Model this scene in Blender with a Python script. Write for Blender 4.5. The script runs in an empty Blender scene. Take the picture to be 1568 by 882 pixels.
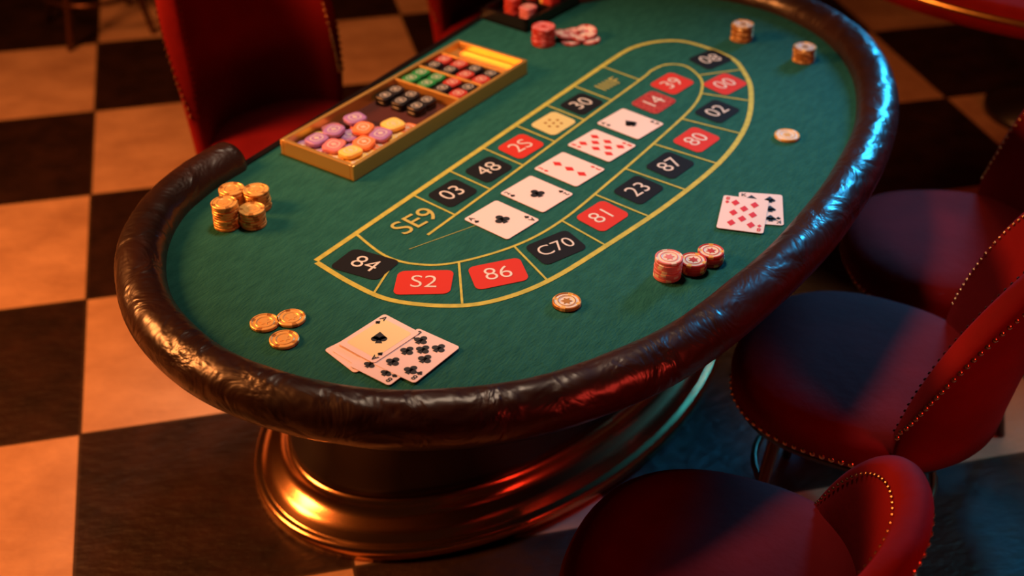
import bpy, bmesh, math, random
from mathutils import Vector, Matrix
random.seed(7)
C=bpy.context.scene.collection
# ---------------------------------------------------------------- materials
def mat(name,col,rough=.5,metal=0.,bump=0.,bscale=40.,col2=None,cscale=8.,coat=0.,stretch=None,spec=.5,bdist=.01,cdet=5.,ramp=(.35,.65),dist=0.,bdet=5.):
    m=bpy.data.materials.new(name); m.use_nodes=True
    nt=m.node_tree; n=nt.nodes; l=nt.links; b=n['Principled BSDF']
    b.inputs['Base Color'].default_value=(*col,1); b.inputs['Roughness'].default_value=rough
    b.inputs['Metallic'].default_value=metal
    b.inputs['Specular IOR Level'].default_value=spec
    if coat: b.inputs['Coat Weight'].default_value=coat; b.inputs['Coat Roughness'].default_value=.15
    tc=n.new('ShaderNodeTexCoord'); mp=n.new('ShaderNodeMapping'); l.new(tc.outputs['Object'],mp.inputs[0])
    if stretch: mp.inputs['Scale'].default_value=stretch
    if bump:
        t=n.new('ShaderNodeTexNoise'); t.inputs['Scale'].default_value=bscale; t.inputs['Detail'].default_value=bdet; t.inputs['Distortion'].default_value=dist
        l.new(mp.outputs[0],t.inputs['Vector'])
        bp=n.new('ShaderNodeBump'); bp.inputs['Strength'].default_value=bump; bp.inputs['Distance'].default_value=bdist
        l.new(t.outputs[0],bp.inputs['Height']); l.new(bp.outputs[0],b.inputs['Normal'])
    if col2:
        t=n.new('ShaderNodeTexNoise'); t.inputs['Scale'].default_value=cscale; t.inputs['Detail'].default_value=cdet
        l.new(mp.outputs[0],t.inputs['Vector'])
        r=n.new('ShaderNodeValToRGB'); r.color_ramp.elements[0].position=ramp[0]; r.color_ramp.elements[1].position=ramp[1]
        r.color_ramp.elements[0].color=(*col,1); r.color_ramp.elements[1].color=(*col2,1)
        l.new(t.outputs[0],r.inputs[0]); l.new(r.outputs[0],b.inputs['Base Color'])
    return m
M={}
M['felt']=mat('felt',(.012,.096,.078),.9,bump=.7,bscale=80,col2=(.017,.120,.096),cscale=26,bdist=.004,spec=.12,stretch=(1,3,1))
M['line']=mat('line_yellow',(.56,.52,.09),.8,col2=(.42,.42,.08),cscale=60,spec=.2)
M['leather']=mat('rail_leather',(.034,.012,.008),.33,bump=.5,bscale=11,col2=(.018,.007,.005),cscale=7,bdist=.016,spec=.8,dist=1.2,bdet=3.)
M['wood']=mat('dark_lacquered_wood',(.008,.004,.004),.35,bump=.05,bscale=20,coat=.15)
M['copper']=mat('polished_copper',(.88,.46,.20),.20,1.,bump=.04,bscale=8)
M['brass']=mat('brass',(.85,.55,.18),.30,1.,bump=.05,bscale=30)
M['traygold']=mat('tray_gilded_wood',(.90,.54,.15),.33,.70,bump=.08,bscale=30)
M['trayin']=mat('tray_lining',(.07,.010,.006),.6)
M['velvet']=mat('wine_velvet',(.150,.0045,.006),.8,bump=.3,bscale=35,col2=(.215,.007,.009),cscale=5,bdist=.005,spec=.10)
M['nail']=mat('nailhead_brass',(.75,.38,.20),.25,1.)
M['legm']=mat('bronze_leg',(.12,.05,.03),.3,.8)
M['black']=mat('print_black',(.010,.011,.013),.7,spec=.12)
M['red']=mat('print_red',(.58,.035,.02),.7,spec=.2)
M['dred']=mat('print_dark_red',(.28,.01,.015),.7,col2=(.5,.08,.06),cscale=130,spec=.2)
M['cream']=mat('print_cream',(.66,.58,.24),.7,spec=.2)
M['white']=mat('print_white',(.72,.68,.62),.7)
M['gprint']=mat('print_gold',(.50,.45,.10),.7)
M['card']=mat('card_paper',(.86,.72,.70),.45)
M['cardy']=mat('card_yellow',(.86,.76,.42),.5)
M['pred']=mat('pip_red',(.65,.02,.02),.5)
M['pblk']=mat('pip_black',(.012,.010,.012),.5)
M['gold']=mat('chip_gold',(.98,.58,.17),.36,.35,bump=.25,bscale=220,bdist=.001)
M['goldd']=mat('chip_gold_dark',(.50,.22,.05),.45,.5)
M['cred']=mat('chip_red',(.50,.04,.03),.45)
M['cpink']=mat('chip_pink',(.70,.22,.24),.45)
M['cwhite']=mat('chip_white',(.78,.73,.65),.4,bump=.2,bscale=200,bdist=.001)
M['cblack']=mat('chip_black',(.015,.015,.02),.4)
M['cgreen']=mat('chip_green',(.02,.26,.07),.4)
M['cpurp']=mat('chip_purple',(.40,.20,.50),.45)
M['cor']=mat('chip_orange',(.85,.24,.08),.45)
M['cyel']=mat('chip_yellow',(.90,.64,.16),.45)
M['wallm']=mat('wall_plaster',(.09,.012,.012),.8,bump=.1,bscale=20,col2=(.07,.01,.01),cscale=3)
M['trim']=mat('trim_wood',(.03,.012,.008),.4)

def floor_mat():
    m=bpy.data.materials.new('checker_tiles'); m.use_nodes=True
    nt=m.node_tree; n=nt.nodes; l=nt.links; b=n['Principled BSDF']
    tc=n.new('ShaderNodeTexCoord')
    mp=n.new('ShaderNodeMapping'); mp.inputs['Scale'].default_value=(1/.6,1/.6,1/.6); mp.inputs['Location'].default_value=(21,20,.5)
    l.new(tc.outputs['Object'],mp.inputs[0])
    ck=n.new('ShaderNodeTexChecker'); ck.inputs['Scale'].default_value=1.
    l.new(mp.outputs[0],ck.inputs['Vector'])
    def noise(s,d,st=(1,1,1)):
        q=n.new('ShaderNodeMapping'); q.inputs['Scale'].default_value=st; l.new(tc.outputs['Object'],q.inputs[0])
        t=n.new('ShaderNodeTexNoise'); t.inputs['Scale'].default_value=s; t.inputs['Detail'].default_value=d; l.new(q.outputs[0],t.inputs['Vector']); return t
    def ramp(src,c1,c2,p1=.3,p2=.7):
        r=n.new('ShaderNodeValToRGB'); e=r.color_ramp.elements
        e[0].position=p1;e[1].position=p2;e[0].color=(*c1,1);e[1].color=(*c2,1); l.new(src,r.inputs[0]); return r
    n1=noise(5,8,(1,1.6,1)); n2=noise(9,8)
    tan=ramp(n1.outputs[0],(.44,.26,.165),(.64,.41,.27)); drk=ramp(n2.outputs[0],(.012,.006,.005),(.032,.014,.010))
    mx=n.new('ShaderNodeMix'); mx.data_type='RGBA'
    l.new(ck.outputs['Fac'],mx.inputs[0]); l.new(drk.outputs[0],mx.inputs[6]); l.new(tan.outputs[0],mx.inputs[7])
    sx=n.new('ShaderNodeSeparateXYZ'); l.new(mp.outputs[0],sx.inputs[0])
    ms=[]
    for i in (0,1):
        f=n.new('ShaderNodeMath'); f.operation='FRACT'; l.new(sx.outputs[i],f.inputs[0])
        a=n.new('ShaderNodeMath'); a.operation='PINGPONG'; a.inputs[1].default_value=.5; l.new(f.outputs[0],a.inputs[0])
        g=n.new('ShaderNodeMath'); g.operation='LESS_THAN'; g.inputs[1].default_value=.006; l.new(a.outputs[0],g.inputs[0]); ms.append(g)
    mxx=n.new('ShaderNodeMath'); mxx.operation='MAXIMUM'; l.new(ms[0].outputs[0],mxx.inputs[0]); l.new(ms[1].outputs[0],mxx.inputs[1])
    m2=n.new('ShaderNodeMix'); m2.data_type='RGBA'; l.new(mxx.outputs[0],m2.inputs[0]); l.new(mx.outputs[2],m2.inputs[6]); m2.inputs[7].default_value=(.05,.03,.02,1)
    l.new(m2.outputs[2],b.inputs['Base Color'])
    b.inputs['Roughness'].default_value=.45; b.inputs['Specular IOR Level'].default_value=.35
    bp=n.new('ShaderNodeBump'); bp.inputs['Strength'].default_value=.7; bp.inputs['Distance'].default_value=.007
    n3=noise(22,8,(1,2,1)); l.new(n3.outputs[0],bp.inputs['Height']); l.new(bp.outputs[0],b.inputs['Normal'])
    return m
# ---------------------------------------------------------------- helpers
def obj(name,me,parent=None,loc=(0,0,0),rot=0.,mats=None,smooth=False):
    o=bpy.data.objects.new(name,me); C.objects.link(o)
    if mats:
        for x in mats: me.materials.append(M[x] if isinstance(x,str) else x)
    o.location=loc; o.rotation_euler[2]=rot
    if parent: o.parent=parent
    if smooth:
        for p in me.polygons: p.use_smooth=True
    return o
def empty(name,loc=(0,0,0),rot=0.):
    o=bpy.data.objects.new(name,None); C.objects.link(o); o.location=loc; o.rotation_euler[2]=rot; o.empty_display_size=.1; return o
class MB:
    def __init__(s): s.v=[];s.f=[];s.m=[];s.sm=[]
    def add(s,vs,fs,mi=0,T=None,sm=False):
        b=len(s.v)
        s.v+= [tuple(T@Vector(q)) if T else tuple(q) for q in vs]
        for i,f in enumerate(fs):
            s.f.append(tuple(b+k for k in f)); s.m.append(mi[i] if isinstance(mi,list) else mi); s.sm.append(sm)
    def mesh(s,name='m'):
        me=bpy.data.meshes.new(name); me.from_pydata(s.v,[],s.f); me.update()
        for i,p in enumerate(me.polygons): p.material_index=s.m[i]; p.use_smooth=s.sm[i]
        return me
def catmull(P,n=10,closed=False):
    out=[]; N=len(P); rng=range(N if closed else N-1)
    for i in rng:
        g=lambda k: Vector(P[k%N]) if closed else Vector(P[max(0,min(N-1,k))])
        p0,p1,p2,p3=g(i-1),g(i),g(i+1),g(i+2)
        for j in range(n):
            t=j/n
            out.append(.5*((2*p1)+(p2-p0)*t+(2*p0-5*p1+4*p2-p3)*t*t+(3*p1-p0-3*p2+p3)*t**3))
    if not closed: out.append(Vector(P[-1]))
    return out
def ribbon(P,w,z,closed=False):
    P=[Vector(p) for p in P]; N=len(P); L=[];R=[]
    for i in range(N):
        a=P[(i-1)%N] if (closed or i>0) else P[i]; b=P[(i+1)%N] if (closed or i<N-1) else P[i]
        d=(b-a).normalized(); nn=Vector((-d.y,d.x))
        L.append(P[i]+nn*w/2); R.append(P[i]-nn*w/2)
    vs=[(p.x,p.y,z) for p in L]+[(p.x,p.y,z) for p in R]
    fs=[(i,N+i,N+(i+1)%N,(i+1)%N) for i in range(N if closed else N-1)]
    return vs,fs
def rrect(w,h,r,n=5):
    out=[]
    for cx,cy,a0 in ((w/2-r,h/2-r,0),(-w/2+r,h/2-r,90),(-w/2+r,-h/2+r,180),(w/2-r,-h/2+r,270)):
        for i in range(n+1):
            a=math.radians(a0+90*i/n); out.append((cx+r*math.cos(a),cy+r*math.sin(a)))
    return out
def prism(pts,z0,z1):
    N=len(pts); vs=[(x,y,z0) for x,y in pts]+[(x,y,z1) for x,y in pts]
    fs=[tuple(range(N-1,-1,-1)),tuple(range(N,2*N))]+[(i,(i+1)%N,N+(i+1)%N,N+i) for i in range(N)]
    return vs,fs
def box(cx,cy,cz,sx,sy,sz):
    return prism([(cx-sx/2,cy-sy/2),(cx+sx/2,cy-sy/2),(cx+sx/2,cy+sy/2),(cx-sx/2,cy+sy/2)],cz-sz/2,cz+sz/2)
def loft(rings,cap0=True,cap1=True):
    N=len(rings[0]); vs=[p for r in rings for p in r]; fs=[]
    for k in range(len(rings)-1):
        for i in range(N):
            j=(i+1)%N; fs.append((k*N+i,k*N+j,(k+1)*N+j,(k+1)*N+i))
    if cap0: fs.append(tuple(range(N-1,-1,-1)))
    if cap1: fs.append(tuple((len(rings)-1)*N+i for i in range(N)))
    return vs,fs
def tube(path,rad,n=14,closed=False):
    P=[Vector(p) for p in path]; N=len(P); rings=[]
    for i in range(N):
        a=P[(i-1)%N] if (closed or i>0) else P[i]; b=P[(i+1)%N] if (closed or i<N-1) else P[i]
        d=(b-a).normalized(); up=Vector((0,0,1)) if abs(d.z)<.9 else Vector((1,0,0))
        s=d.cross(up).normalized(); u=s.cross(d)
        r=rad(i/(N-1)) if callable(rad) else rad
        rings.append([tuple(P[i]+s*r*math.cos(2*math.pi*k/n)+u*r*math.sin(2*math.pi*k/n)) for k in range(n)])
    if closed:
        rings.append(rings[0]); return loft(rings,False,False)
    return loft(rings)
def text(body,size,x,y,z,rot,m,parent,name='number_print',bold=.0):
    cu=bpy.data.curves.new(name,'FONT'); cu.body=body; cu.size=size; cu.align_x='CENTER'; cu.align_y='CENTER'; cu.offset=bold
    cu.materials.append(M[m]); o=bpy.data.objects.new(name,cu); C.objects.link(o)
    o.location=(x,y,z); o.rotation_euler[2]=rot; o.parent=parent; return o

# ---------------------------------------------------------------- room
TH=math.radians(13.3)
fl=MB(); fl.add([(-9,-6,0),(9,-6,0),(9,9,0),(-9,9,0)],[(0,1,2,3)])
obj('floor',fl.mesh('floor'),loc=(-1.0708,2.531,0),rot=TH,mats=[floor_mat()])
def wall(name,cx,cy,sx,sy):
    b=MB(); b.add(*box(cx,cy,1.5,sx,sy,3.0)); obj(name,b.mesh(name),mats=['wallm'])
wall('wall_back',0,8.0,9.2,.1); wall('wall_left',-4.6,3.0,.1,10); wall('wall_right',4.6,3.0,.1,10)
for nm,cx,cy,sx,sy in (('baseboard_back',0,7.93,9.0,.03),('baseboard_left',-4.53,3,.03,9.8),('baseboard_right',4.53,3,.03,9.8)):
    b=MB(); b.add(*box(cx,cy,.07,sx,sy,.14)); obj(nm,b.mesh(nm),mats=['trim'])

# ---------------------------------------------------------------- table
TA=math.radians(58); TO=Vector((.03,2.42,0)); Z=.78
T=empty('casino_table',TO,TA)
railP=[(-.27,.580),(-.37,.580),(-.50,.552),(-.63,.475),(-.745,.345),(-.81,.20),(-.832,.06),(-.81,-.10),(-.742,-.25),(-.605,-.40),(-.385,-.515),(-.13,-.565),(.12,-.583),(.4,-.570),(.65,-.525),(.87,-.435),(1.04,-.30),(1.145,-.12),(1.165,.06),(1.125,.2),(1.03,.33),(.90,.43)]
rp=catmull(railP,12)
out=[(p.x,p.y) for p in rp]+[(.86,.50),(.80,.545),(.2,.545),(-.27,.545)]
b=MB(); b.add(*prism(out,Z-.012,Z)); obj('felt_top',b.mesh('felt_top'),T,mats=['felt'])
cen=Vector((.17,.02))
def scaled(o,s,z,ins=0):
    r=[]
    for x,y in o:
        d=Vector((x,y))-cen; d=d*s; r.append((cen.x+d.x,cen.y+d.y,z))
    return r
b=MB(); b.add(*loft([scaled(out,.80,.60),scaled(out,.91,.655),scaled(out,.98,.70),scaled(out,1.0,.735),scaled(out,1.0,Z-.013)]),0,None,True)
obj('table_body',b.mesh('table_body'),T,mats=['wood'])
n=40; rings=[]; R0=.0475
rpf=catmull(railP,44); N=len(rpf)
L_=[0]
for i in range(1,N): L_.append(L_[-1]+(rpf[i]-rpf[i-1]).length)
def fold(s,a):
    w=0
    for fr,ph,sl,am in ((17.,0.,1.9,.5),(29.,1.3,-2.6,.35),(43.,.4,3.4,.25)):
        v=math.sin(fr*s*1.0+sl*a+ph+1.2*math.sin(2.3*s+ph))
        w+=am*(1-abs(v))**6
    return -w*.0045*max(0,math.sin(a+.35))
def railring(p,d,r,s_=0,fo=True):
    s=Vector((d.y,-d.x,0)); o=[]
    for k in range(n):
        a=2*math.pi*k/n; rr=r+(fold(s_,a) if fo else 0)
        o.append((p.x+s.x*rr*math.cos(a),p.y+s.y*rr*math.cos(a),Z+.004+rr*1.02*math.sin(a)))
    return o
for e in range(6):
    t=e/6; d=(rpf[1]-rpf[0]).normalized(); rings.append(railring(rpf[0]-d*.03*math.cos(t*math.pi/2),d,R0*max(.05,math.sin(t*math.pi/2)),0,False))
for i in range(N):
    d=(rpf[min(N-1,i+1)]-rpf[max(0,i-1)]).normalized()
    rings.append(railring(rpf[i],d,R0*(1+.010*math.sin(L_[i]*21)+.008*math.sin(L_[i]*9)),L_[i]))
for e in range(1,7):
    t=e/6; d=(rpf[-1]-rpf[-2]).normalized(); rings.append(railring(rpf[-1]+d*.03*math.sin(t*math.pi/2),d,R0*max(.05,math.cos(t*math.pi/2)),0,False))
b=MB(); b.add(*loft(rings),0,None,True); obj('padded_rail',b.mesh('rail'),T,mats=['leather'])
b=MB(); b.add(*box(.265,.55,Z-.02,1.09,.014,.05)); obj('edge_trim',b.mesh('edge'),T,mats=['wood'])
BC=(.2525,.216); BR=math.radians(-8)
def ell(rx,ry,z,n=96):
    r=[]
    for k in range(n):
        a=2*math.pi*k/n; x=rx*math.cos(a); y=ry*math.sin(a)
        r.append((BC[0]+x*math.cos(BR)-y*math.sin(BR),BC[1]+x*math.sin(BR)+y*math.cos(BR),z))
    return r
A0,B0=.752,.472
prof=[(0,0),(0,.018),(.004,.030),(.012,.036),(.020,.034),(.024,.037),(.034,.050),(.050,.060),(.066,.066),(.078,.076),(.086,.090),(.090,.100),(.096,.103)]
b=MB(); b.add(*loft([ell(A0-d,B0-d,z) for d,z in prof],True,False),0,None,True); obj('pedestal_flange',b.mesh('flange'),T,mats=['copper'])
b=MB(); b.add(*loft([ell(A0-d,B0-d,z) for d,z in [(.095,.09),(.098,.13),(.115,.16),(.125,.35),(.12,.50),(.10,.58),(.08,.62)]]),0,None,True); obj('pedestal_drum',b.mesh('drum'),T,mats=['wood'])

# printed layout
zl=Z+.0008
b=MB()
outer=[(-.4615,.187)]+[(p.x,p.y) for p in catmull([(.62,.1395),(.718,.128),(.79,.085),(.820,.02),(.795,-.10),(.735,-.165),(.6473,-.2218),(.4909,-.280),(.312,-.303),(.1,-.290),(-.1078,-.2585),(-.2849,-.2229),(-.3899,-.1746),(-.450,-.1121),(-.4908,-.0132),(-.4866,.0797),(-.4650,.182)],8)]
b.add(*ribbon(outer,.0115,zl))
inner=[(p.x,p.y) for p in catmull([(-.3449,.180),(-.3777,.0851),(-.3687,.0151),(-.3237,-.0441),(-.2139,-.1072),(-.088,-.1362),(.1,-.143),(.3,-.145),(.4979,-.1415),(.600,-.118),(.655,-.0841),(.690,-.0291),(.672,.013),(.62,.028),(.5756,.027),(.3,.038),(0,.048),(-.2733,.0592)],8)]
b.add(*ribbon(inner,.0060,zl+.0001))
for p,q in [((-.3875,.0579),(-.4917,.0276)),((-.322,-.047),(-.432,-.128)),((-.218,-.105),(-.285,-.220)),((-.088,-.136),(-.122,-.255)),((.037,-.141),(.018,-.277)),((.165,-.143),(.152,-.295)),((.295,-.145),(.288,-.303)),((.435,-.143),(.44,-.29)),((.575,-.125),(.60,-.240)),((.660,-.08),(.745,-.155))]:
    b.add(*ribbon([p,q],.0045,zl+.0002))
for a in (-.175,-.052,.070,.197,.32,.44,.57):
    ob=.187-.0408*(a+.4615); ib=.0592-.04*(a+.273)
    b.add(*ribbon([(a-.008,ib),(a+.012,ob)],.0045,zl+.0002))
b.add(*ribbon([(-.335,.06),(-.15,-.02)],.0012,zl+.0002))
obj('layout_lines',b.mesh('lines'),T,mats=['line'])
cells=[(-.114,.108,'black','03',-12),(.009,.099,'black','48',-12),(.1316,.0945,'red','2S',-12),(.2616,.089,'cream','',-12),(.3796,.083,'black','30',-12),
 (.4747,-.0544,'dred','14',-12),(.5858,-.0464,'red','39',-14),(.757,-.066,'black','08',-30),(.650,-.154,'red','00',-22),(.5107,-.198,'black','02',-14),(.3616,-.217,'red','80',-12),(.2286,-.219,'black','87',-12),(.1007,-.210,'black','23',-12),(-.0300,-.197,'red','81',-16),(-.1790,-.1765,'black','C70',-25),(-.3150,-.131,'red','86',-42),(-.4127,-.0294,'red','S2',-60),(-.4220,.100,'black','84',-88)]
for i,(a,bb,m,t,r) in enumerate(cells):
    r=math.radians(r); w,h=.092,.070
    if t in('86','S2','C70','84'): w,h=.105,.078
    if i>=5: h=.078
    if bb>.05 and a>-.3: w,h=.090,.074
    k=MB(); pts=rrect(w,h,.014)
    sh=.10
    k.add([(x+sh*y,y,0) for x,y in pts],[tuple(range(len(pts)))])
    rr=r*.55 if i<14 else r+math.radians(4)
    obj('cell_print',k.mesh('cell'),T,(a,bb,zl+.0004),rr,[m])
    if t: text(t,.056 if len(t)<3 else .048,a,bb,zl+.001,r,'white',T,bold=-.0004)
k=MB()
for i in range(7):
    a=i*math.pi*2/6 if i<6 else 0; rr=.018 if i<6 else 0
    c=[(.2616+rr*math.cos(a)+.004*math.cos(j*math.pi/4),.089+rr*math.sin(a)+.004*math.sin(j*math.pi/4),zl+.0008) for j in range(8)]
    k.add(c,[tuple(range(8))])
obj('cell_dots',k.mesh('dots'),T,mats=['goldd'])
text('SE9',.072,-.245,.108,zl+.001,math.radians(-10),'gprint',T,'letter_print')
text('IIIIF',.050,.503,.078,zl+.001,math.radians(-10),'gprint',T,'letter_print')

# ---------------------------------------------------------------- chips & cards
def W(a,b,z=Z):
    return (TO.x+a*math.cos(TA)-b*math.sin(TA), TO.y+a*math.sin(TA)+b*math.cos(TA), z)
def chip(mb,R,h,z,cx=0,cy=0,rot=0,top=1,side=0,stripe=2,tilt=None,n=32):
    prof=[(0,h*.80,top),(.50*R,h*.80,top),(.56*R,h*.98,side),(.64*R,h*.98,top),(.68*R,h*.82,top),(.84*R,h*.82,side),(.88*R,h,side),(.96*R,h,side),(R,h*.85,side),(R,h*.15,side),(.95*R,0,side)]
    vs=[];fs=[];ms=[]
    for r,zz,_ in prof[1:]:
        for k in range(n):
            a=2*math.pi*k/n+rot; vs.append((r*math.cos(a),r*math.sin(a),zz))
    fs.append(tuple(range(n))); ms.append(top)
    for j in range(len(prof)-2):
        for k in range(n):
            k2=(k+1)%n; fs.append((j*n+k,(j+1)*n+k,(j+1)*n+k2,j*n+k2))
            mi=prof[j+1][2]
            if j>=3 and (k%8) in (0,1): mi=stripe
            ms.append(mi)
    fs.append(tuple((len(prof)-2)*n+k for k in range(n-1,-1,-1))); ms.append(side)
    Tm=Matrix.Translation((cx,cy,z))
    if tilt: Tm=Tm@Matrix.Rotation(tilt[0],4,'X')@Matrix.Rotation(tilt[1],4,'Y')
    mb.add(vs,fs,ms,Tm)
    pts=[]
    for k in range(12):
        a=math.pi*k/6+rot; rr=R*(.40 if k%2 else .22); pts.append((rr*math.cos(a),rr*math.sin(a)))
    v,f=prism(pts,h*.79,h*.92); mb.add(v,f,side,Tm)
def stack(name,a,bb,height,R,mats,hc=.006,jit=.0012):
    k=max(1,round(height/hc)); mb=MB()
    for i in range(k):
        chip(mb,R,hc,i*hc,random.uniform(-jit,jit),random.uniform(-jit,jit),random.uniform(0,6))
    return obj(name,mb.mesh(name),None,W(a,bb,Z+.0005),0,mats)
G3=['gold','gold','goldd']
for a,bb,h in ((-.4533,.4158,.054),(-.4228,.3763,.036),(-.392,.455,.042),(-.3674,.4107,.040)):
    stack('gold_chip_stack',a,bb,h,.0262,G3)
for a,bb in ((-.6695,.1356),(-.6351,.1029),(-.6901,.0734)): stack('gold_chip',a,bb,.006,.0262,G3,.006)
stack('gold_chip',-.3326,-.2897,.008,.0265,['goldd','cwhite','gold'],.008)
stack('pink_chip_stack',-.1521,-.4026,.042,.0262,['cpink','cwhite','cwhite'])
stack('red_chip_stack',-.1088,-.4344,.022,.0250,['cred','cwhite','gold'])
stack('red_chip_stack',-.0647,-.4501,.024,.0250,['cred','cwhite','gold'])
stack('white_chip',.4795,-.3809,.007,.0275,['gold','cwhite','cwhite'],.007)
stack('orange_chip_stack',.909,-.0806,.042,.0275,['goldd','cwhite','gold'])
stack('orange_chip_stack',.8752,-.2606,.036,.0275,['goldd','cwhite','gold'])
stack('pink_chip_stack',.619,.330,.050,.029,['cred','cpink','cpink'])
mb=MB()
for i,(x,y,z,tx,ty) in enumerate([(0,0,.0,0,0),(.03,-.035,.0,0,0),(.045,.015,0,0,0),(.015,-.01,.010,.25,.1),(.03,.01,.012,-.2,.15),(.04,-.02,.014,.1,-.2),(.0,.02,.012,.1,.2)]):
    chip(mb,.027,.007,z,x,y,i,tilt=(tx,ty))
obj('pink_chip_pile',mb.mesh('pile'),None,W(.665,.275,Z+.001),TA,['cpink','cwhite','cred'])

def pip(kind,s):
    def circ(cx,cy,r,n=14): return [(cx+r*math.cos(2*math.pi*k/n),cy+r*math.sin(2*math.pi*k/n)) for k in range(n)]
    stem=[(-.06,0),(.06,0),(.20,-.5),(-.20,-.5)][::-1]
    if kind=='d': P=[[(0,-.6),(.42,0),(0,.6),(-.42,0)]]
    elif kind=='c': P=[circ(0,.26,.25),circ(-.26,-.10,.25),circ(.26,-.10,.25),[(-.1,-.1),(.1,-.1),(.1,.15),(-.1,.15)],stem]
    elif kind=='s': P=[circ(-.22,-.10,.23),circ(.22,-.10,.23),[(-.43,-.02),(0,-.25),(.43,-.02),(0,.55)],stem]
    else: P=[circ(-.22,.15,.24),circ(.22,.15,.24),[(-.44,.05),(0,-.5),(.44,.05),(0,.3)]]
    return [[(x*s,y*s) for x,y in p] for p in P]
LAY={1:[(0,0)],3:[(0,.30),(0,0),(0,-.30)],8:[(-.2,.32),(.2,.32),(-.2,.0),(.2,.0),(-.2,-.32),(.2,-.32),(0,.16),(0,-.16)],7:[(-.2,.32),(.2,.32),(-.2,.0),(.2,.0),(-.2,-.32),(.2,-.32),(0,.16)]}
def card(a,bb,rot,kind,cnt,w=.088,l=.120,dz=0,tone='card',piprot=0,ps=None,idx='A'):
    mb=MB(); P=rrect(w,l,.006,4)
    mb.add(*prism(P,0,.0009),0)
    if tone=='cardy': mb.add([(x,y,.0011) for x,y in rrect(w*.80,l*.80,.006,4)],[tuple(range(20))],2)
    s=ps or {1:.032,3:.022,8:.021,7:.025}[cnt]
    for i,(px,py) in enumerate(LAY[cnt]):
        c,sn=math.cos(piprot),math.sin(piprot)
        for q in pip(kind,s):
            mb.add([(px*w*1.05+x*c-y*sn,py*l*.95+x*sn+y*c,.0013) for x,y in q],[tuple(range(len(q)))],1)
    for sx in (-1,1):
        for q in pip(kind,.0105): mb.add([(sx*(w/2-.010)+x,-sx*(l/2-.026)+y,.0013) for x,y in q],[tuple(range(len(q)))],1)
    o=obj('playing_card',mb.mesh('card'),None,W(a,bb,Z+.0016+dz),TA+rot,['card','pred' if kind in'dh' else 'pblk','cardy'])
    for sx in (-1,1):
        text(idx,.017,sx*(w/2-.010),-sx*(l/2-.012),.0014,0 if sx<0 else math.pi,'pred' if kind in 'dh' else 'pblk',o,'index_print',.0003)
    return o
r=math.radians
for (a,bb,k,c,ix) in [(-.1500,-.034,'c',1,'A'),(-.0264,-.041,'c',1,'2'),(.0984,-.0467,'d',3,'3'),(.2268,-.0537,'d',8,'8'),(.3500,-.0590,'s',1,'A')]:
    card(a,bb,r(-9),k,c,w=.098,l=.116,piprot=r(-15) if c==1 else 0,idx=ix)
card(-.632,-.062,r(-98-8),'s',1,w=.088,l=.115,idx='4')
card(-.622,-.070,r(-98-2),'s',1,w=.088,l=.115,dz=.001,idx='4')
card(-.633,-.120,r(-95),'c',8,w=.090,l=.122,dz=.002,idx='8')
card(-.606,-.150,r(-94),'c',7,w=.094,l=.124,dz=.003,idx='8')
card(-.602,-.068,r(-98),'s',1,w=.088,l=.115,dz=.0045,tone='cardy',piprot=r(40),idx='A')
card(.163,-.455,r(-66),'s',7,w=.088,l=.120,idx='K')
card(.122,-.434,r(-72),'d',8,w=.092,l=.130,dz=.0015,idx='8')

# ---------------------------------------------------------------- chip tray
tr=empty('chip_tray',W(.140,.395),TA+r(-3.2))
Lx,Ly,h=.635,.208,.036; t=.010
b=MB()
b.add(*box(0,0,.003,Lx-.01,Ly-.01,.006),1)
for cx,cy,sx,sy in ((0,Ly/2-t/2,Lx,t),(0,-Ly/2+t/2,Lx,t),(-Lx/2+t/2,0,t,Ly-2*t),(Lx/2-t/2,0,t,Ly-2*t)):
    b.add(*box(cx,cy,h/2,sx,sy,h),0)
for x in (.062,.150,.238):
    b.add(*box(x,0,h/2-.001,.007,Ly-2*t,h-.002),0)
o=obj('tray_frame',b.mesh('tray'),tr,mats=['traygold','trayin'])
bv=o.modifiers.new('bevel','BEVEL'); bv.width=.0018; bv.segments=2
b=MB(); b.add(*box(.273,0,.012,.062,Ly-2*t,.012)); obj('tray_gold_floor',b.mesh('tgf'),tr,mats=['traygold'])
def sqchip(mb,x,y,z,rot,s,mi,tx=0,ty=0,pm=6):
    Tm=Matrix.Translation((x,y,z))@Matrix.Rotation(rot,4,'Z')@Matrix.Rotation(tx,4,'X')@Matrix.Rotation(ty,4,'Y')
    P=rrect(s,s*.9,s*.28,4)
    v,f=loft([[(px*.9,py*.9,0) for px,py in P],[(px,py,.002) for px,py in P],[(px,py,.008) for px,py in P],[(px*.92,py*.92,.010) for px,py in P]]); mb.add(v,f,mi,Tm)
    P2=rrect(s*.60,s*.52,s*.2,4); P3=rrect(s*.52,s*.44,s*.17,4); N=len(P2)
    mb.add([(x,y,.0105) for x,y in P2]+[(x,y,.0105) for x,y in P3],[(i,(i+1)%N,N+(i+1)%N,N+i) for i in range(N)],pm,Tm)
    mb.add(*box(0,0,.0103,s*.22,s*.08,.0008),pm,Tm)
    mb.add(*box(0,0,.0103,s*.08,s*.26,.0008),pm,Tm)
cols=['cpurp','cor','cyel','cpink','cblack','cgreen','cwhite','cred']
mb=MB()
grid=[(-.283,-.070,2),(-.235,-.072,2),(-.187,-.070,1),(-.139,-.072,2),(-.285,-.026,2),(-.237,-.024,0),(-.190,-.026,1),(-.142,-.024,3),(-.092,-.066,1),(-.286,.020,0),(-.238,.022,1),(-.191,.021,0),(-.144,.024,3),(-.284,.066,0),(-.236,.066,2),(-.188,.068,3),(-.095,-.020,2)]
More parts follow.
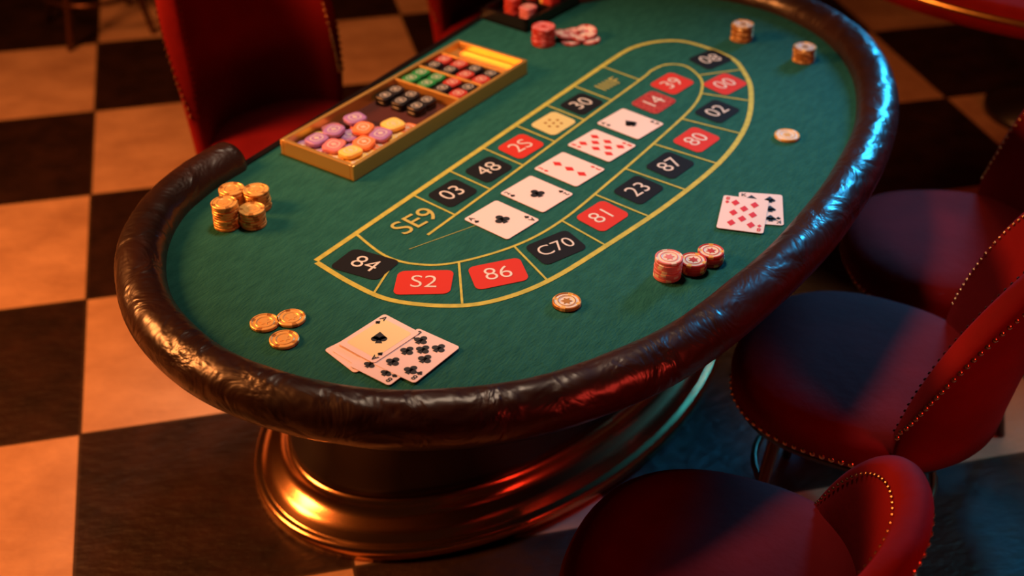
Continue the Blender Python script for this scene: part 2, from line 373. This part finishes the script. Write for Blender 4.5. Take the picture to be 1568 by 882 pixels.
for x,y,c in grid: sqchip(mb,x+random.uniform(-.003,.003),y+random.uniform(-.003,.003),.008,random.uniform(-.25,.25),.047,c,random.uniform(-.04,.04),random.uniform(-.04,.04))
for x,y,c in ((-.262,-.048,2),(-.215,-.045,1),(-.165,-.05,0),(-.262,.0,3),(-.21,.045,0),(-.165,.0,1),(-.262,.048,0),(-.115,-.045,2),(-.14,.045,0)): sqchip(mb,x,y,.022,random.uniform(-.3,.3),.047,c,random.uniform(-.08,.08),random.uniform(-.08,.08))
obj('loose_chips',mb.mesh('loose'),tr,mats=cols)
mb=MB()
for x0,lays,pal in ((-.008,2,[4,4,4,4,4,4,4,4]),(.088,3,[7,4,4,7,5,5,5,5]),(.176,3,[7,4,7,4,4,7,4,7])):
    for j in range(4):
        for i in range(2):
            if lays==2 and j==0 : continue
            for lay in range(lays):
                sqchip(mb,x0+i*.037,-.070+j*.046,.006+lay*.0103-(.004 if lays==3 else 0),random.uniform(-.12,.12),.040,pal[j*2+i] if lay else 4)
obj('racked_chips',mb.mesh('racked'),tr,mats=cols)
db=empty('dealer_box',W(.775,.462),TA+r(-6))
b=MB(); b.add(*box(0,0,.004,.23,.15,.008))
for cx,cy,sx,sy in ((0,.07,.23,.01),(0,-.07,.23,.01),(-.11,0,.01,.15),(.11,0,.01,.15),(.0,0,.006,.14)): b.add(*box(cx,cy,.016,sx,sy,.032))
obj('box_frame',b.mesh('dbox'),db,mats=['wood'])
mb=MB()
for x,y,k,c in ((-.05,.02,4,7),(-.05,-.03,3,3),(.03,.03,4,7),(.05,-.02,5,2),(.08,.03,3,4),(.03,-.045,4,7)):
    for i in range(k): sqchip(mb,x,y,.009+i*.0105,random.uniform(-.2,.2),.042,c)
obj('box_chips',mb.mesh('bchips'),db,mats=cols)

# ---------------------------------------------------------------- chairs
def dome(mb,c,nrm,s,mi=0):
    nrm=Vector(nrm).normalized(); q=nrm.to_track_quat('Z','Y').to_matrix().to_4x4(); Tm=Matrix.Translation(c)@q
    vs=[(0,0,s*.6)];fs=[]
    for rr,zz in ((.6,.48),(1,.0)):
        for k in range(7): a=2*math.pi*k/7; vs.append((s*rr*math.cos(a),s*rr*math.sin(a),s*zz))
    for k in range(7):
        k2=(k+1)%7; fs.append((0,1+k,1+k2)); fs.append((1+k,8+k,8+k2,1+k2))
    mb.add(vs,fs,mi,Tm,True)
def chair(x,y,face,name='velvet_chair',zs=.47,phi=62,Hb=.50,rs=.245,ex=3.2,drop=.80,lean=.085):
    E=empty(name,(x,y,0),r(face))
    n=56
    def sqf(a): return (abs(math.cos(a))**2.4+abs(math.sin(a))**2.4)**(-1/2.4)
    def ring(rad,z): return [(rad*sqf(2*math.pi*k/n)*math.cos(2*math.pi*k/n),rad*sqf(2*math.pi*k/n)*math.sin(2*math.pi*k/n),z) for k in range(n)]
    b=MB(); b.add(*loft([ring(rs-.012,zs-.085),ring(rs,zs-.075),ring(rs+.002,zs-.045),ring(rs+.004,zs-.025),ring(rs-.006,zs-.008),ring(rs-.03,zs+.006),ring(rs-.08,zs+.014),ring(rs-.16,zs+.018),ring(.02,zs+.019)]),0,None,True)
    obj('seat',b.mesh('seat'),E,mats=['velvet'])
    b=MB(); b.add(*loft([ring(rs-.03,zs-.10),ring(rs-.012,zs-.098),ring(rs-.012,zs-.084)]),0,None,True); obj('seat_frame',b.mesh('sf'),E,mats=['wood'])
    b=MB()
    for k in range(84):
        a=2*math.pi*k/84; q=rs*1.005*sqf(a)
        dome(b,(q*math.cos(a),q*math.sin(a),zs-.068),(math.cos(a),math.sin(a),0),.0062)
    obj('seat_nailheads',b.mesh('sn'),E,mats=['nail'])
    b=MB()
    for a in (45,135,225,315):
        c,s=math.cos(r(a)),math.sin(r(a))
        b.add(*tube([(c*.17,s*.17,zs-.09),(c*.18,s*.18,.3),(c*.205,s*.205,.12),(c*.235,s*.235,0.0)],lambda t:.017-.006*t,10),0,None,True)
    obj('legs',b.mesh('legs'),E,mats=['legm'])
    b=MB(); b.add(*tube([(.195*math.cos(2*math.pi*k/40),.195*math.sin(2*math.pi*k/40),.17) for k in range(40)],.009,8,True),0,None,True)
    obj('foot_ring',b.mesh('fr'),E,mats=['legm'])
    NU=56; rings=[]; b=MB(); ph=r(phi); z0=zs-.06
    def hh(u): return Hb*(1-drop*abs(u)**ex)
    def thk(u): return .030*max(.12,(1-abs(u)**10))**.5
    def rad(v): return rs+.004+lean*(max(0,v)**1.2)
    for i in range(NU+1):
        u=-1+2*i/NU; u=math.copysign(abs(u)**.75,u); ang=math.pi+u*ph; H=hh(u); th=thk(u)
        sec=[]
        def pt(off,z):
            rr=rad((z-z0)/.5)+off; return (rr*math.cos(ang),rr*math.sin(ang),z)
        top=z0+H
        for k in range(9): sec.append(pt(-th*(1+.25*math.sin(math.pi*k/8)),z0+(H-th)*k/8))
        for k in range(1,8): a=math.pi-math.pi*k/8; sec.append(pt(th*math.cos(a),top-th+th*math.sin(a)))
        for k in range(9): sec.append(pt(th,z0+(H-th)*(1-k/8)))
        rings.append(sec)
    b.add(*loft(rings),0,None,True); obj('backrest',b.mesh('back'),E,mats=['velvet'])
    b=MB()
    S=[];m_=400
    for k in range(m_+1):
        u=-1+2*k/m_; u=math.copysign(abs(u)**.5,u); H=hh(u); z=z0+H-thk(u)*1.1; S.append((u,z))
    last=None
    for u,z in S:
        ang=math.pi+u*ph; th=thk(u); rr=rad((z-z0)/.5)
        p=Vector(((rr+th)*math.cos(ang),(rr+th)*math.sin(ang),z))
        if last is None or (p-last).length>.0165:
            last=p
            dome(b,p,(math.cos(ang),math.sin(ang),.2),.0062)
            dome(b,((rr-th*1.1)*math.cos(ang),(rr-th*1.1)*math.sin(ang),z),(-math.cos(ang),-math.sin(ang),.2),.0042)
    obj('back_nailheads',b.mesh('bn'),E,mats=['nail'])
    return E
chair(.735,2.225,152,rs=.258)
chair(1.05,2.70,178)
chair(.355,1.63,158,rs=.262,Hb=.30,lean=.06)
chair(-.575,3.20,-49,ex=5.5,drop=.72,Hb=.56,lean=.06)
chair(.03,3.95,-52)
chair(-1.65,5.02,-60)
# ---------------------------------------------------------------- lounge table (top right)
R2=empty('round_lounge_table',(1.88,4.27,0))
def lathe(prof,n=96):
    return loft([[(rr*math.cos(2*math.pi*k/n),rr*math.sin(2*math.pi*k/n),z) for k in range(n)] for rr,z in prof])
b=MB(); b.add(*lathe([(.95,.66),(1.0,.67),(1.005,.735),(.98,.755),(.5,.757),(.01,.757)]),0,None,True); obj('table_top',b.mesh('tt'),R2,mats=['velvet'])
b=MB(); b.add(*tube([(1.008*math.cos(2*math.pi*k/96),1.008*math.sin(2*math.pi*k/96),.715) for k in range(96)],.009,10,True),0,None,True); obj('brass_rim',b.mesh('br'),R2,mats=['brass'])
b=MB(); b.add(*lathe([(.20,0),(.20,.03),(.08,.07),(.05,.12),(.05,.6),(.12,.65),(.3,.66)]),0,None,True); obj('table_pedestal',b.mesh('tp'),R2,mats=['wood'])

# ---------------------------------------------------------------- lights
def aim(o,loc,target):
    o.location=loc; o.rotation_euler=(Vector(target)-Vector(loc)).to_track_quat('-Z','Y').to_euler()
def area(name,loc,target,size,power,col):
    ld=bpy.data.lights.new(name,'AREA'); ld.energy=power; ld.color=col; ld.size=size
    o=bpy.data.objects.new(name,ld); C.objects.link(o); aim(o,loc,target); return o
def spot(name,loc,target,power,col,ang,blend=.6,rad=.15):
    ld=bpy.data.lights.new(name,'SPOT'); ld.energy=power; ld.color=col; ld.spot_size=r(ang); ld.spot_blend=blend; ld.shadow_soft_size=rad
    o=bpy.data.objects.new(name,ld); C.objects.link(o); aim(o,loc,target); return o
spot('pendant_light',(-.15,2.75,2.9),(.08,2.55,.78),155,(1,.74,.52),52,.65,.25)
area('warm_wall_light',(-2.6,2.4,2.2),(-.7,2.5,.1),.8,125,(1,.30,.07))
spot('cyan_stage_light',(2.0,4.5,1.75),(.86,2.62,.80),260,(.03,.48,1.0),34,.9,.28)
spot('teal_floor_light',(3.0,2.7,1.9),(1.3,2.0,0),120,(.08,.65,.85),34,.8,.2)
area('red_stage_light',(2.0,.5,1.6),(.6,1.9,.5),.5,15,(1,.05,.03))
spot('amber_floor_fill',(1.9,4.9,2.9),(1.55,3.75,0),130,(1,.38,.13),50,.8,.3)  # added unseen fill, warms the far right tiles where the key is weak
w=bpy.data.worlds.new('world'); bpy.context.scene.world=w; w.use_nodes=True
w.node_tree.nodes['Background'].inputs[0].default_value=(.5,.2,.12,1); w.node_tree.nodes['Background'].inputs[1].default_value=.018
# ---------------------------------------------------------------- camera
cd=bpy.data.cameras.new('camera'); cam=bpy.data.objects.new('camera',cd); C.objects.link(cam)
cd.sensor_width=36; cd.lens=36*2050/1568; cam.location=(0,0,2.18); cam.rotation_euler=(math.radians(90-34.5),0,0)
cd.dof.use_dof=True; cd.dof.focus_distance=2.4; cd.dof.aperture_fstop=1.9
bpy.context.scene.camera=cam
try:
    bpy.context.scene.view_settings.view_transform='Standard'
except Exception: pass
